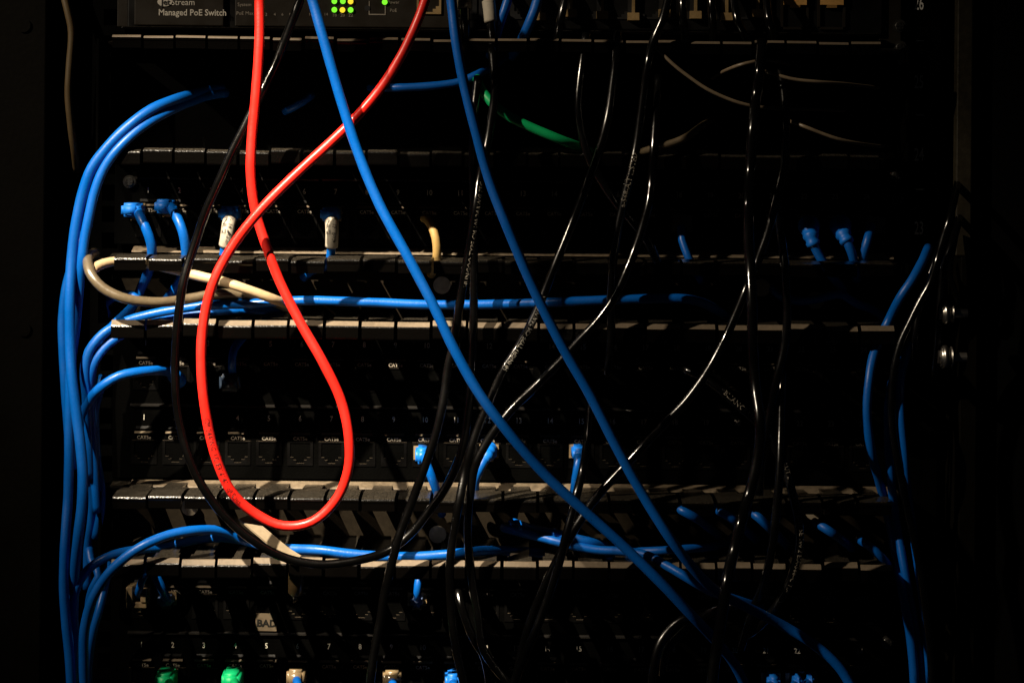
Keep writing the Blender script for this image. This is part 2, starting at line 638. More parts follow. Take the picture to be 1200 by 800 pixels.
# sockets of the switch: gold-edged console socket, then the row of twisted-pair sockets, then two fibre cages
bm = bmesh.new()
bm_stepped_port(bm, 0.0072, -0.004, -0.0186, HOLE, 0.009, -0.0012)
sock_gold = mesh_from_bm(bm, 'network_socket', GOLD)
sock_gold.materials[0] = mat('dull_gold', (0.30, 0.20, 0.085), 0.45, 0.5, metal=0.3, noise=0.3)
part('network_socket', sock_gold, sw, at(503, -20, 9) - sw_o)
bm = bmesh.new()
bm_stepped_port(bm, 0.0086, -0.004, -0.0186, HOLE, 0.009, -0.0008)
sock_dark = mesh_from_bm(bm, 'network_socket', CAVITY)
bm = bmesh.new()
bm_box(bm, -0.0008, 0.0008, -0.0035, 0.001, -0.012, 0.0)
bm_prism_x(bm, [(-0.0035, -0.012), (0.001, -0.012), (0.001, -0.0165), (-0.0045, -0.0165)], -0.0034, 0.0034)
spring = mesh_from_bm(bm, 'shield_spring', GOLD)
spring.materials[0] = MATS['dull_gold']
for i in range(10):
    px = 542 + 36.4 * i
    part('network_socket', sock_dark, sw, at(px, -14, 8) - sw_o)
    if i not in (0, 1):
        part('shield_spring', spring, sw, at(px + 18.2, -12 + (i % 3) * 2, 8.6) - sw_o)
for px in (930.5, 973.5):
    a = at(px, 4, 4)
    cage = empty
    bm = bmesh.new()
    # open-fronted fibre cage: four walls
    bm_box(bm, -0.0082, -0.0068, -0.004, 0.02, -0.0145, 0.006)
    bm_box(bm, 0.0068, 0.0082, -0.004, 0.02, -0.0145, 0.006)
    bm_box(bm, -0.0068, 0.0068, -0.004, 0.02, -0.0160, -0.0145)
    bm_box(bm, -0.0068, 0.0068, 0.014, 0.016, -0.0145, 0.006)
    part('fibre_cage', mesh_from_bm(bm, 'fibre_cage', SWITCHM), sw, a - sw_o)
    bm = bmesh.new()
    bm_box(bm, -0.0068, 0.0068, -0.0055, -0.0042, -0.0015, 0.009)
    bm_prism_x(bm, [(-0.0055, -0.0015), (-0.0042, -0.0015), (-0.0035, -0.0032), (-0.0045, -0.0032)], -0.003, 0.003)
    part('cage_latch', mesh_from_bm(bm, 'cage_latch', mat('copper_latch', (0.60, 0.33, 0.10), 0.5, 0.4, noise=0.2)), sw, a - sw_o)


# ------------------------------------------------------------------ screws in the panel ears
def screw(px, py, d, label, group):
    bm = bmesh.new()
    bm_cyl(bm, 0.0040, 0.0006, 16, 'Y', -0.0006)
    bm_cyl(bm, 0.0034, 0.0016, 16, 'Y', -0.0022, 0.0036)
    bmesh.ops.bevel(bm, geom=[e for e in bm.edges if abs(e.verts[0].co.y + 0.0022) < 1e-5 and abs(e.verts[1].co.y + 0.0022) < 1e-5],
                    offset=0.0011, segments=3, affect='EDGES')
    me = mesh_from_bm(bm, 'screw_head', mat('black_steel', (0.05, 0.047, 0.042), 0.22, 0.6, metal=0.6, noise=0.1), smooth=False)
    r = empty('rack_screw', at(px, py, d), label, 'screw', group)
    part('screw_head', me, r)
    bm = bmesh.new()
    bm_box(bm, -0.0021, 0.0021, -0.0025, -0.0021, -0.00035, 0.00035)
    bm_box(bm, -0.00035, 0.00035, -0.00252, -0.0021, -0.0021, 0.0021)
    part('cross_slot', mesh_from_bm(bm, 'cross_slot', CAVITY), r)


screw(1054, 31, 6, 'dark screw holding the ear of the network switch beside the number 26', 'rack screws')
screw(1055, 56, 4, 'dark screw just under the switch ear, beside the top unit mark', 'rack screws')
screw(1050, 206, 4, 'dark screw in the upper panel ear just above the short white unit mark', 'rack screws')
screw(1052, 233, 4, 'dark screw in the upper panel ear beside the number 23', 'rack screws')
screw(1040, 752, 4, 'dark screw at the end of the lowest patch panel', 'rack screws')
screw(1046, 470, 4, 'dark screw at the far end of the middle patch panel, behind blue cables', 'rack screws')
screw(152, 213, 3, 'dark screw at the near end of the top patch panel', 'rack screws')


# thumb bolts on the upright at the right
def thumb(px, py, label):
    r = empty('cage_bolt', at(px, py, 54), label, 'bolt', 'bright bolts on the right upright')
    bm = bmesh.new()
    bm_cyl(bm, 0.0066, 0.0046, 20, 'X', -0.0068, 0.0066)
    bmesh.ops.bevel(bm, geom=[e for e in bm.edges if e.calc_length() < 0.004], offset=0.0010, segments=3, affect='EDGES')
    part('bolt_head', mesh_from_bm(bm, 'bolt_head', STEEL, True), r)
    bm = bmesh.new()
    bm_cyl(bm, 0.0060, 0.0016, 20, 'X', -0.0014, 0.0060)
    bmesh.ops.bevel(bm, geom=[e for e in bm.edges if e.calc_length() < 0.004], offset=0.0005, segments=2, affect='EDGES')
    part('washer', mesh_from_bm(bm, 'washer', STEEL, True), r)
    bm = bmesh.new()
    bm_cyl(bm, 0.0026, 0.009, 12, 'X', -0.0010)
    part('shank', mesh_from_bm(bm, 'shank', STEEL), r)
    bm = bmesh.new()
    bm_cyl(bm, 0.0042, 0.0014, 6, 'X', -0.0084)
    part('drive', mesh_from_bm(bm, 'drive', STEEL), r)


thumb(1117, 367, 'shiny steel bolt on the right upright, upper of the two')
thumb(1116, 418, 'shiny steel bolt on the right upright, lower of the two')


# ------------------------------------------------------------------ finger cable managers
def lit_tops(me, m, nz, where=lambda c: True):
    """Give the faces that look up a paler colour that paints lamp light on them."""
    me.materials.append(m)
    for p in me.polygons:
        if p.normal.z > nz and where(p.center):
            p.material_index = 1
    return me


def upper_finger_mesh(wh, ws, reach, drop, slot, rim):
    HEAD = 0.0145
    bm = bmesh.new()
    r = reach
    bm_prism_x(bm, [(0, 0.0010), (-slot, 0.0010), (-slot, -0.0012), (0, -0.0012)], -ws, ws)
    if slot < r - HEAD:
        bm_prism_x(bm, [(-slot, 0.0010), (-(r - HEAD), 0.0010), (-(r - HEAD), -0.0012), (-slot, -0.0012)], -wh, wh)
    prof = [(-(r - HEAD), 0.0012), (-(r - 0.0012), 0.0012 - drop), (-(r - 0.0004), 0.0006 - drop), (-r, -0.0002 - drop),
            (-r, -0.0012 - drop), (-(r - 0.0004), -0.0020 - drop), (-(r - 0.0008), -0.0062 - drop), (-(r - 0.003), -0.0062 - drop), (-(r - 0.004), -0.0024 - drop),
            (-(r - HEAD), -0.0014)]
    bm_prism_x(bm, prof, -wh, wh)
    me = mesh_from_bm(bm, 'finger', PLASTIC)
    if rim:
        return lit_tops(me, RIM, 0.25, lambda c: c.y < -(r - 0.0012))
    return me


def lower_finger_mesh(wh, ws, reach, band, slot, rise, rim):
    bm = bmesh.new()
    r = reach
    zs = rise * (1 - slot / (r - 0.004))
    bm_prism_x(bm, [(0, 0.0010 + rise), (-slot, 0.0010 + zs), (-slot, -0.0012 + zs), (0, -0.0012 + rise)], -ws, ws)
    bm_prism_x(bm, [(-slot, 0.0010 + zs), (-(r - 0.004), 0.0010), (-(r - 0.004), -0.0012), (-slot, -0.0012 + zs)], -wh if not rise else -ws * 1.25, wh if not rise else ws * 1.25)
    b = band
    prof = [(-(r - 0.005), b), (-(r - 0.0035), b + 0.0005), (-(r - 0.0028), b + 0.0002), (-(r - 0.0004), 0.0004), (-r, -0.0004),
            (-r + 0.0002, -0.0065), (-(r - 0.0006), -0.0072), (-(r - 0.003), -0.0070), (-(r - 0.005), -0.002)]
    bm_prism_x(bm, prof, -wh, wh)
    me = mesh_from_bm(bm, 'finger', PLASTIC)
    return lit_tops(me, RIM, 0.3, lambda c: c.y < -(r - 0.0052) and c.z > 0.0002) if rim else me


def manager(label, x0, pitch, count, py_up, py_low, reach, wh_px, ws_px, base_rows, first_jit, drop=0.0014, band=0.0028, back=None, slots=(0.026, 0.038), rise=0.006, rims=(False, True), reach_up=None):
    """x0: picture x of the left edge of the first finger; rows are the picture rows of the lips at picture x = 130."""
    ru = reach_up or reach
    zu = at(130, py_up, ru * 1000).z
    zl = at(130, py_low, reach * 1000).z
    root = empty('cable_manager', (0, 0, zl), label, 'cable manager', 'finger cable managers between the panels')
    xa = at(x0, py_up, reach * 1000).x
    sc = PX * (DIST - reach) / DIST
    pw = pitch * sc
    xl, xr = at(base_rows[0], py_up, 0).x, at(base_rows[1], py_up, 0).x
    for xe in (xl - 0.0012, xr + 0.0012):
        part('end_baffle', box_mesh('end_baffle', PANEL, xe - 0.0008, xe + 0.0008, -0.033, 0.0005, -0.001, zu - zl + 0.001, 0.0003), root)  # added to block lamp light entering at the manager's ends
    part('back_plate', box_mesh('back_plate', back or DUCT, xl, xr, 0.0005, 0.002, -0.002, zu - zl + 0.002, 0), root)
    bm = bmesh.new()
    bm_prism_x(bm, [(0.0004, 0.0025), (-0.009, 0.0012), (-0.010, -0.0002), (-0.010, -0.0016), (0.0004, -0.0018)], xl, xr)
    part('upper_ledge', mesh_from_bm(bm, 'upper_ledge', PLASTIC), root, (0, 0, zu - zl))
    bm = bmesh.new()
    bm_prism_x(bm, [(0.0004, 0.0015), (-0.009, 0.0012), (-0.010, -0.0002), (-0.010, -0.0018), (0.0004, -0.0020)], xl, xr)
    part('lower_ledge', mesh_from_bm(bm, 'lower_ledge', PLASTIC), root)
    wh, ws = wh_px * sc / 2, ws_px * sc / 2
    up = [upper_finger_mesh(wh, ws, ru, drop, slots[0], rims[0]), upper_finger_mesh(wh * 0.97, ws, ru - 0.0008, drop * 1.15, slots[0], rims[0])]
    lo = [lower_finger_mesh(wh, ws, reach, band, slots[1], rise, rims[1]), lower_finger_mesh(wh * 0.975, ws, reach - 0.001, band * 0.9, slots[1], rise, rims[1])]
    thin = lower_finger_mesh(wh, ws * 0.4, reach, band, slots[1] + 0.006, rise, rims[1]) if slots[1] > 0.03 else None  # slimmer stem, shaped to let lamp light through to the sticker
    for i in range(count):
        x = xa + pw * (i + 0.5)
        j = first_jit if i == 0 else random.uniform(-0.0004, 0.0004)
        part('finger', random.choice(up), root, (x, 0, zu - zl + drop + random.uniform(-0.0003, 0.0003)), (random.uniform(-0.012, 0.012), random.uniform(-0.008, 0.008), 0))
        part('finger', thin if (thin and i == 3) else random.choice(lo), root, (x, 0, j), (random.uniform(-0.012, 0.012), random.uniform(-0.008, 0.008), 0))
    return root, zu, zl


M1 = manager('tall black finger cable manager directly under the network switch', 129, 37.7, 24, 43.5, 177, 0.058, 34.5, 22, (130, 1050), -0.0008, drop=0.0008, band=0.0012, back=PANEL, slots=(0.010, 0.010), rise=0, rims=(True, False))  # darker back plate than the others: deep shade put into its colour
M2 = manager('black finger cable manager carrying the looped tan cables', 129, 41.9, 22, 304, 380, 0.060, 38.6, 23, (132, 1050), -0.0008, slots=(0.014, 0.020), reach_up=0.055)
M3 = manager('black finger cable manager hanging under the red cable loop', 128, 41.9, 22, 583, 660, 0.060, 38.6, 23, (132, 1050), -0.0010, reach_up=0.054)
for (root, zu, zl), n in ((M2, 4), (M3, 4)):
    bm = bmesh.new()
    bm_cyl(bm, 0.0052, 0.0026, 16, 'Y', -0.0026, 0.0044)
    nut = mesh_from_bm(bm, 'rivet', DUCT, False)
    nut.materials[0] = mat('dull_steel', (0.45, 0.38, 0.28), 0.4, 0.5, metal=0.5, noise=0.3, nscale=300)
    for px, py in ((223, 593), (513, 625), (953, 598)) if root is M3[0] else ((518, 334), (892, 337), (955, 352)):
        p = at(px, py, 3)
        part('rivet', nut, root, p - root.location)

# ------------------------------------------------------------------ patch panels
PORT1 = at(169.5, 505, 0).x
PITCH = 36.55 * PX


def row_z(py130):
    return at(130, py130, 0).z


# one keystone jack: latch recess, ledge line, stepped opening with floor
bm = bmesh.new()
bm_stepped_port(bm, 0.0076, -0.0046, -0.0190, HOLE, 0.010, -0.0016)
bm_prism_x(bm, [(0.0008, 0.0008), (-0.0016, 0.0006), (-0.0028, -0.0004), (-0.0028, -0.0010), (0.0008, -0.0012)], -0.0058, 0.0058)
bm_prism_x(bm, [(0.0008, 0.0050), (-0.0004, 0.0048), (-0.0018, 0.0022), (-0.0014, 0.0016), (0.0008, 0.0016)], -0.0050, 0.0050)
JACK = lit_tops(mesh_from_bm(bm, 'jack', JACKM), RIM, 0.5)  # up-facing ledges and socket floors painted as lit
bm = bmesh.new()
for i in range(8):
    x = -0.0036 + i * 0.00103
    bm_box(bm, x - 0.0002, x + 0.0002, 0.002, 0.009, -0.0078, -0.0074)
PINS = mesh_from_bm(bm, 'contact_pins', GOLD)
PINS.materials[0] = MATS['dull_gold']
CATM = text_mesh('CAT5e', 0.0030, PRINTW, 0.95, bold=0.00006)


def port_row(root, z, x_shift=0.0, missing=(), bright=()):
    for i in range(24):
        x = PORT1 + x_shift + PITCH * i
        j = part('jack', JACK, root, (x, 0, z - root.location.z))
        part('contact_pins', PINS, j)
        part('port_number', text_mesh(str(i + 1), 0.0046, PRINT, 0.85, bold=0.00005), root, (x - 0.0002, -0.00155, z - root.location.z + 0.0088))
        part('port_print', CATM, root, (x, -0.0019, z - root.location.z - 0.0031), (0.12, 0, 0))


def panel(label, py_top, py_bot, rows, shifts):
    zt, zb = row_z(py_top), row_z(py_bot)
    root = empty('patch_bay', (0, 0, zb), label, 'patch panel', 'patch panels in the rack')
    xl, xr = at(134, 300, 0).x, at(1052, 300, 0).x
    part('face_plate', box_mesh('face_plate', PANEL, xl, xr, -0.0010, 0.0012, 0, zt - zb, 0.0004), root)
    bm = bmesh.new()
    bm_prism_x(bm, [(-0.0012, -0.0016), (-0.0095, -0.0042), (-0.0102, -0.0050), (-0.0100, -0.0058), (-0.0012, -0.0056)], xl + 0.012, xr - 0.004)
    part('bottom_flange', lit_tops(mesh_from_bm(bm, 'bottom_flange', PLASTIC), LIT_LEDGE, 0.5), root, (0, 0, 0.0006))
    for r, sh in zip(rows, shifts):
        port_row(root, row_z(r), sh)
        # clear holder strips for designation labels above each group of six
        for g in range(4):
            x = PORT1 + sh + PITCH * (g * 6 + 2.5)
            bm = bmesh.new()
            bm_prism_x(bm, [(-0.0010, 0.0006), (-0.0022, 0.0004), (-0.0030, -0.0002), (-0.0030, -0.0010), (-0.0010, -0.0012)], -PITCH * 2.95, PITCH * 2.95)
            part('label_holder', mesh_from_bm(bm, 'label_holder', JACKM if False else mat('holder_plastic', (0.012, 0.011, 0.010), 0.22, 0.6, noise=0.2)), root,
                 (x, 0, row_z(r) - zb + 0.0165))
    return root


PA = panel('single row patch panel above the looped tan cables, white sleeved plugs in it', 179, 286, (240,), (0.0012,))
PB = panel('two row patch panel ringed by the red cable loop', 372, 559, (418.5, 505.5), (0.0006, 0))
PC = panel('lowest patch panel with the BAD sticker and green plugs', 640, 832, (685.5, 771.5), (0, -0.0002))

# the BAD sticker
o = PC.location
p = at(312, 728.5, 3.0)
st = part('sticker', box_mesh('sticker', STICK, -0.0064, 0.0064, -0.0002, 0.0002, -0.0052, 0.0052), PC, p - o, (0, 0.02, 0))
st['label'] = 'tan sticker reading BAD'
part('lettering', text_mesh('BAD', 0.0058, mat('sticker_ink', (0.004, 0.004, 0.003), 0.6, 0.2, noise=0.1), 1.05, bold=0.00022), st, (0.0004, -0.0004, -0.0008))

# ------------------------------------------------------------------ cables
exec_cables = True


def plug_parts(root, px, py, bootm, w=0.0117, hgt=0.0090, d0=2, d1=20, clear=True, tilt=0.0):
    """A modular plug with its boot, standing in a socket and pointing at the viewer."""
    base = at(px, py, d0)
    o = base - root.location
    bm = bmesh.new()
    L = (d1 - d0) / 1000.0
    bm_box(bm, -w / 2, w / 2, -L, 0, -hgt / 2, hgt / 2)
    for v in bm.verts:
        if v.co.y < -L * 0.5:
            v.co.x *= 0.86
            v.co.z *= 0.86
    bmesh.ops.bevel(bm, geom=bm.edges[:], offset=0.0016, segments=3, affect='EDGES')
    part('boot', mesh_from_bm(bm, 'boot', bootm, True), root, o, (tilt, 0, 0))
    bm = bmesh.new()
    bm_box(bm, -0.0057, 0.0057, -0.002, 0.006, -0.004, 0.004)
    bm_box(bm, -0.0028, 0.0028, -0.003, 0.004, -0.0062, -0.0045)
    part('plug', mesh_from_bm(bm, 'plug', CLEAR), root, o)


def sub_tube(key, name, i0, i1, r0, r1, m, ribs=0):
    root, rel, r = CABLES[key]
    seg = rel[i0:i1 + 1]
    dense = []
    for a, b in zip(seg, seg[1:]):
        for k in range(4):
            dense.append(a.lerp(b, k / 4))
    dense.append(seg[-1])

    def rf(t):
        q = r0 + (r1 - r0) * t
        if ribs:
            q *= 1 + 0.10 * (1 if math.sin(t * ribs * 2 * math.pi) > 0 else -1)
        return q
    return part(name, tube_mesh(name, dense, r0, m, rfun=rf), root)


def sleeve(key, pa, pb, text=None):
    root, rel, r = CABLES[key]
    i0, i1 = sorted((arc_at(rel, *pa, root), arc_at(rel, *pb, root)))
    s = sub_tube(key, 'label_sleeve', i0, i1, r + 0.0014, r + 0.0012, LABEL)
    if text:
        L = length_to(rel, i0)
        for k, (t, sz) in enumerate(text):
            part('lettering', wrap_print(rel, r + 0.0015, L + 0.0015, t, sz, INK, False, 0.35 - 0.85 * k, 0.9), s)


GF = 'black patch cables hanging across the rack'
GB = 'blue patch cables in the left bundle'
GR = 'blue patch cables in the right bundle'
GS = 'blue plugged cables in the top patch panel'
GM = 'blue plugged cables in the middle patch panel'
GL = 'plugged cables in the lowest patch panel'
GD = 'cables lying inside the finger managers'
GLINTC = mat('cable_highlight', (0.17, 0.13, 0.085), 0.35, 0.5, noise=0.25, nscale=500)  # pale thin tubes that paint the highlights of dark cables

# --- red cable: one long loop, both ends leaving at the top
cable('red', 'bright red patch cable hanging in one big loop', [
    (300, -160, 96), (302, -60), (304, 0), (304, 50, 98), (300, 110), (295, 165), (294, 205, 97), (299, 245, 95), (311, 285, 95), (328, 330, 96), (351, 376, 98), (379, 425, 100), (400, 470), (409, 512),
    (408, 550, 98), (394, 585, 96), (366, 611, 95), (332, 616, 95), (300, 602, 96), (272, 577, 100), (253, 535, 104), (241, 482, 107), (236, 430, 109), (238, 382), (250, 331, 110), (275, 285, 110), (310, 241, 110), (345, 206, 108),
    (384, 170, 106), (416, 139, 104), (445, 105, 102), (470, 66, 100), (489, 26, 98), (500, -5), (512, -60), (522, -160)], RED, 0.00275, name='patch_cable', ripple=0.012)
printing('red', 242, 492, 'CM 24AWG  UL E316141  c(UL)us', 0.0040, DPRINT, reverse=True, sx=0.9)

# --- two thick blue cables crossing the middle
GX = 'thick blue cables slanting across the rack'
cable('b1', 'thick blue cable slanting from beside the red loop, passing over the red cable', [
    (318, -160, 122), (346, -60), (366, 0), (376, 35, 124), (399, 115), (420, 180), (445, 240), (479, 303, 126), (509, 360), (530, 405), (561, 460), (600, 512, 128), (641, 558), (682, 596), (731, 640), (776, 684), (812, 722, 122), (834, 745, 112), (862, 780, 95), (884, 830, 80)],
    BLUE, 0.0028, GX, ripple=0.015)
cable('b2', 'thick blue cable slanting down from the switch sockets past the number 16', [
    (512, -160, 118), (522, -60), (529, 0), (534, 45, 120), (543, 95), (557, 152), (573, 210), (596, 270, 122), (626, 340), (660, 408), (690, 460), (720, 519, 122), (750, 574), (785, 630), (818, 672, 112), (842, 694, 100), (878, 712, 84), (922, 735, 72), (957, 757), (984, 782), (1004, 815)],
    BLUE, 0.0028, GX, ripple=0.015)

# --- black cables in front
cable('k1', 'black cable swinging low in a wide curve left of the red loop', [
    (385, -120, 84), (366, -40), (352, 0, 84), (338, 36), (322, 78), (306, 110, 86), (290, 142), (271, 180), (256, 214), (241, 248), (227, 290), (215, 330, 88), (208, 380), (205, 430), (208, 480), (217, 522), (232, 560), (256, 596, 88), (291, 629), (331, 652, 84), (375, 661, 82), (420, 656, 80),
    (455, 645, 76), (480, 626, 74), (502, 600, 74), (524, 568), (541, 528), (549, 480), (553, 430), (555, 370, 72), (555, 300), (555, 240, 70), (554, 180), (556, 130, 66), (560, 90, 60)], BLACKC, 0.0025, GF)
cable('k2', 'black cable printed in white just right of the first blue slanting cable', [
    (577, 58, 60), (579, 85, 66), (580, 105, 70), (576, 140, 78), (570, 175, 84), (563, 205), (558, 240, 88), (552, 280), (545, 320, 90), (538, 360), (532, 400), (525, 430), (521, 460), (513, 500), (503, 532), (490, 568), (478, 600), (467, 630, 92), (459, 660), (451, 692), (445, 730), (438, 768), (433, 808)], BLACKC, 0.0025, GF)
printing('k2', 546, 333, 'HUNGOO TYPE CM 100 24AWG 75C', 0.0038, PRINTW, reverse=True, angle=-0.75, sx=0.95)
cable('k3', 'black cable with faded white print bending down between the two blue slanting cables', [
    (724, 40, 50), (722, 66, 60), (718, 100, 66), (712, 140, 72), (701, 180), (688, 216, 76), (672, 258), (655, 300, 78), (641, 335), (631, 360), (619, 386), (605, 410), (592, 430, 80), (582, 450), (572, 474), (562, 497), (553, 522), (545, 552), (539, 584, 84), (532, 622), (527, 662), (528, 700), (531, 738), (537, 772), (546, 810)], BLACKC, 0.0025, GF)
printing('k3', 592, 430, 'HUNGFU TYPE CM 24AWG (UL)', 0.0035, PRINT, reverse=True, angle=-0.35, sx=0.95)
cable('k4', 'thin looking black cable dropping under the switch and swinging toward the lower right', [
    (687, 40, 50), (683, 70, 55), (679, 100, 58), (678, 130, 60), (683, 162), (692, 190), (706, 214, 62), (724, 240), (745, 264, 62), (760, 285, 58), (775, 320, 50)], BLACKC, 0.0025, GF)
cable('k5', 'black cable falling from the switch with white standard numbers printed on it', [
    (792, -60, 58), (786, -20, 60), (777, 22, 66), (767, 45), (760, 70, 70), (755, 105), (751, 135), (746, 170), (740, 200, 72), (731, 236), (724, 268), (719, 300), (716, 340, 70), (716, 390, 66), (712, 440, 64)], BLACKC, 0.0025, GF)
printing('k5', 727, 242, 'a-568-AIT LISTED', 0.0042, PRINTW, reverse=True, angle=0.0)
cable('k6', 'black cable with a bright edge sweeping from the upper panel behind both blue cables', [
    (772, 90, 55), (769, 130, 66), (766, 180, 74), (764, 208), (760, 240, 78), (753, 266), (745, 291), (735, 316, 80), (722, 345), (704, 372), (681, 397), (656, 424, 82), (626, 454), (601, 478), (583, 500), (568, 522, 80), (556, 548), (551, 580, 78), (548, 620, 74), (552, 670, 70), (560, 720), (566, 760), (582, 784), (602, 806)], BLACKC, 0.0025, GF)
cable('k7', 'long black cable crossing in front of the lower end of the blue cables', [
    (893, 48, 62), (890, 84, 70), (886, 112), (882, 150, 80), (879, 200), (877, 240, 90), (877, 275), (879, 310), (881, 350, 96), (882, 400), (885, 450), (890, 490, 104), (890, 520), (885, 552), (877, 582), (868, 612, 116), (860, 645), (852, 680, 128), (846, 720), (841, 752), (836, 785), (833, 815)], BLACKC, 0.0031, GF)
cable('k8', 'black cable crossing diagonally from near the right down behind the blue cables', [
    (912, 225, 70), (906, 250, 76), (900, 272), (893, 292), (885, 314), (876, 335, 82), (865, 362), (853, 390), (838, 420, 84), (822, 446), (804, 470), (780, 495), (755, 521, 86), (731, 547), (706, 574), (690, 594, 84), (672, 622), (655, 652, 80), (639, 684), (624, 720, 78), (613, 756), (606, 790), (602, 815)], BLACKC, 0.0025, GF)
cable('k9', 'slightly wavy black cable hanging right of the long black cable', [
    (912, 70, 40), (917, 98, 50), (920, 125, 56), (921, 165, 64), (919, 198), (913, 226, 68), (912, 250), (916, 282), (920, 315, 72), (922, 350), (922, 383), (918, 412), (910, 445), (904, 475, 70), (898, 505), (892, 540, 66), (889, 580)], BLACKC, 0.0025, GF)
cable('k10', 'short black cable passing behind the white printed cable near port 22', [
    (917, 430, 60), (916, 460, 66), (915, 500, 72), (914, 540, 78), (912, 575, 80), (909, 605), (905, 640, 78), (896, 680, 74), (880, 720, 66), (868, 760, 58)], BLACKC, 0.0025, GF)
cable('k11', 'black cable whose white lettering curves past the end of the lowest manager', [
    (800, 432, 52), (822, 441, 58), (845, 457, 64), (866, 476), (888, 495, 66), (906, 520, 68), (919, 546), (928, 576, 72), (935, 606), (937, 634), (933, 658), (924, 684), (908, 712, 70), (888, 735, 62), (868, 748, 52)], BLACKC, 0.0025, GF)
printing('k11', 846, 460, 'BLIANCE UV', 0.0042, PRINTW, reverse=False, angle=0.2)
printing('k11', 917, 542, 'LUT 2HNICS UTP CAT 5E 100 2 EIA-568-C TIA/EIA', 0.0037, PRINTW, reverse=False, angle=0.25)
cable('k15', 'black cable ending at the bottom edge, dropping from behind port 16', [
    (694, 452, 58), (691, 485, 66), (688, 520, 74), (683, 550), (676, 578, 82), (672, 596), (666, 618, 84), (659, 645), (651, 674), (640, 706, 84), (627, 740), (612, 774), (598, 812)], BLACKC, 0.0025, GF)
cable('k12', 'black cable arching out of the bottom edge below the blue cables', [
    (762, 815, 70), (766, 780, 72), (774, 752), (788, 734, 70), (806, 722), (830, 716, 60)], BLACKC, 0.0025, GF)
cable('k13', 'black cable arching just inside another near the end of a blue cable', [
    (776, 790, 60), (781, 762, 66), (793, 746), (808, 733), (824, 722, 74), (840, 714, 80), (864, 708, 84)], BLACKC, 0.0025, GF)
cable('k16', 'dark cable curling past the eleventh port at the bottom edge', [
    (536, 690, 52), (541, 712, 58), (549, 735), (557, 752), (566, 766, 56), (572, 790, 50), (574, 815)], BLACKC, 0.0025, GF)
# right side black cables
GK = 'thin black cables along the right upright'
cable('kr1', 'black cable with bright edge hugging the right bundle of blue cables', [
    (1136, 40, -2), (1135, 120, 2), (1131, 168, 7), (1124, 206, 20), (1119, 230, 44), (1113, 256, 60), (1105, 281), (1098, 306), (1091, 330, 64), (1079, 352), (1066, 378), (1055, 402), (1048, 430), (1045, 460, 64), (1045, 490), (1048, 520), (1055, 556), (1064, 600, 60), (1075, 650), (1083, 700), (1090, 760), (1093, 815)], BLACKC, 0.0022, GK)
cable('kr2', 'black cable between the right upright and the two bright bolts', [
    (1138, 100, -4), (1136, 180, 0), (1131, 222, 6), (1126, 246, 20), (1121, 268, 42), (1114, 290, 52), (1107, 312, 54), (1103, 340), (1101, 370), (1099, 400, 50), (1095, 440, 46)], BLACKC, 0.0022, GK)
cable('kr3', 'short black cable just left of the upper bright bolt', [
    (1112, 262, 38), (1098, 300, 44), (1086, 332, 46), (1077, 362), (1073, 392, 46), (1072, 425, 42)], BLACKC, 0.0022, GK)
cable('kr4', 'short black cable curling down to the upper bright bolt', [
    (1121, 268, 40), (1116, 296, 44), (1112, 320), (1119, 342, 42), (1124, 360, 38)], BLACKC, 0.0018, GK)

# --- cables deep in the tall manager at the top
cable('d1', 'painted cable highlight sagging in a shallow arc through the tall manager', [
    (764, 52, 62), (783, 70, 66), (793, 79), (806, 89), (826, 103), (846, 113), (871, 122), (902, 127, 62), (945, 128, 50), (990, 130, 34)], GLINTC, 0.0010, GD)
cable('d2', 'short painted cable highlight arching near the top of the long black cable', [
    (835, 92, 14), (852, 82, 56), (868, 76, 66), (886, 72), (905, 71, 60), (925, 76, 40)], GLINTC, 0.0010, GD)
cable('d3', 'painted cable highlight running nearly level in the tall manager near the rail', [
    (890, 82, 56), (907, 87, 64), (930, 93, 66), (957, 96), (985, 98, 58), (1030, 103, 36)], GLINTC, 0.0010, GD)
cable('d4', 'painted cable highlight sloping gently just above the top patch panel near its far end', [
    (925, 142, 50), (942, 148, 60), (962, 156), (982, 163), (1005, 168, 54), (1035, 172, 34)], GLINTC, 0.0010, GD)
cable('d5', 'short grey cable end rising just above the top patch panel', [
    (752, 178, 18), (772, 172, 26), (790, 167), (806, 160), (818, 151, 22), (834, 140, 14)], GREYC, 0.0022, GD)
cable('green', 'green cable crossing the tall manager under the switch', [
    (557, 84, 40), (562, 100, 56), (569, 112, 60), (577, 121, 63), (594, 135, 64), (624, 150), (655, 163, 62), (678, 172, 54), (694, 180, 40)], GREEN, 0.0027, GD)
cable('d6', 'blue cable lying level in the tall manager behind the red cable', [
    (434, 103, 8), (446, 103, 32), (458, 103, 46), (490, 102, 48), (515, 100), (540, 96), (560, 87), (577, 78, 40), (592, 66, 26)], BLUE, 0.0024, GD)
cable('d7', 'dim blue cable in the shadow at the back of the tall manager', [
    (333, 131, 0), (344, 126, 4), (356, 119, 4), (367, 111, 0)], BLUE, 0.0022, GD)

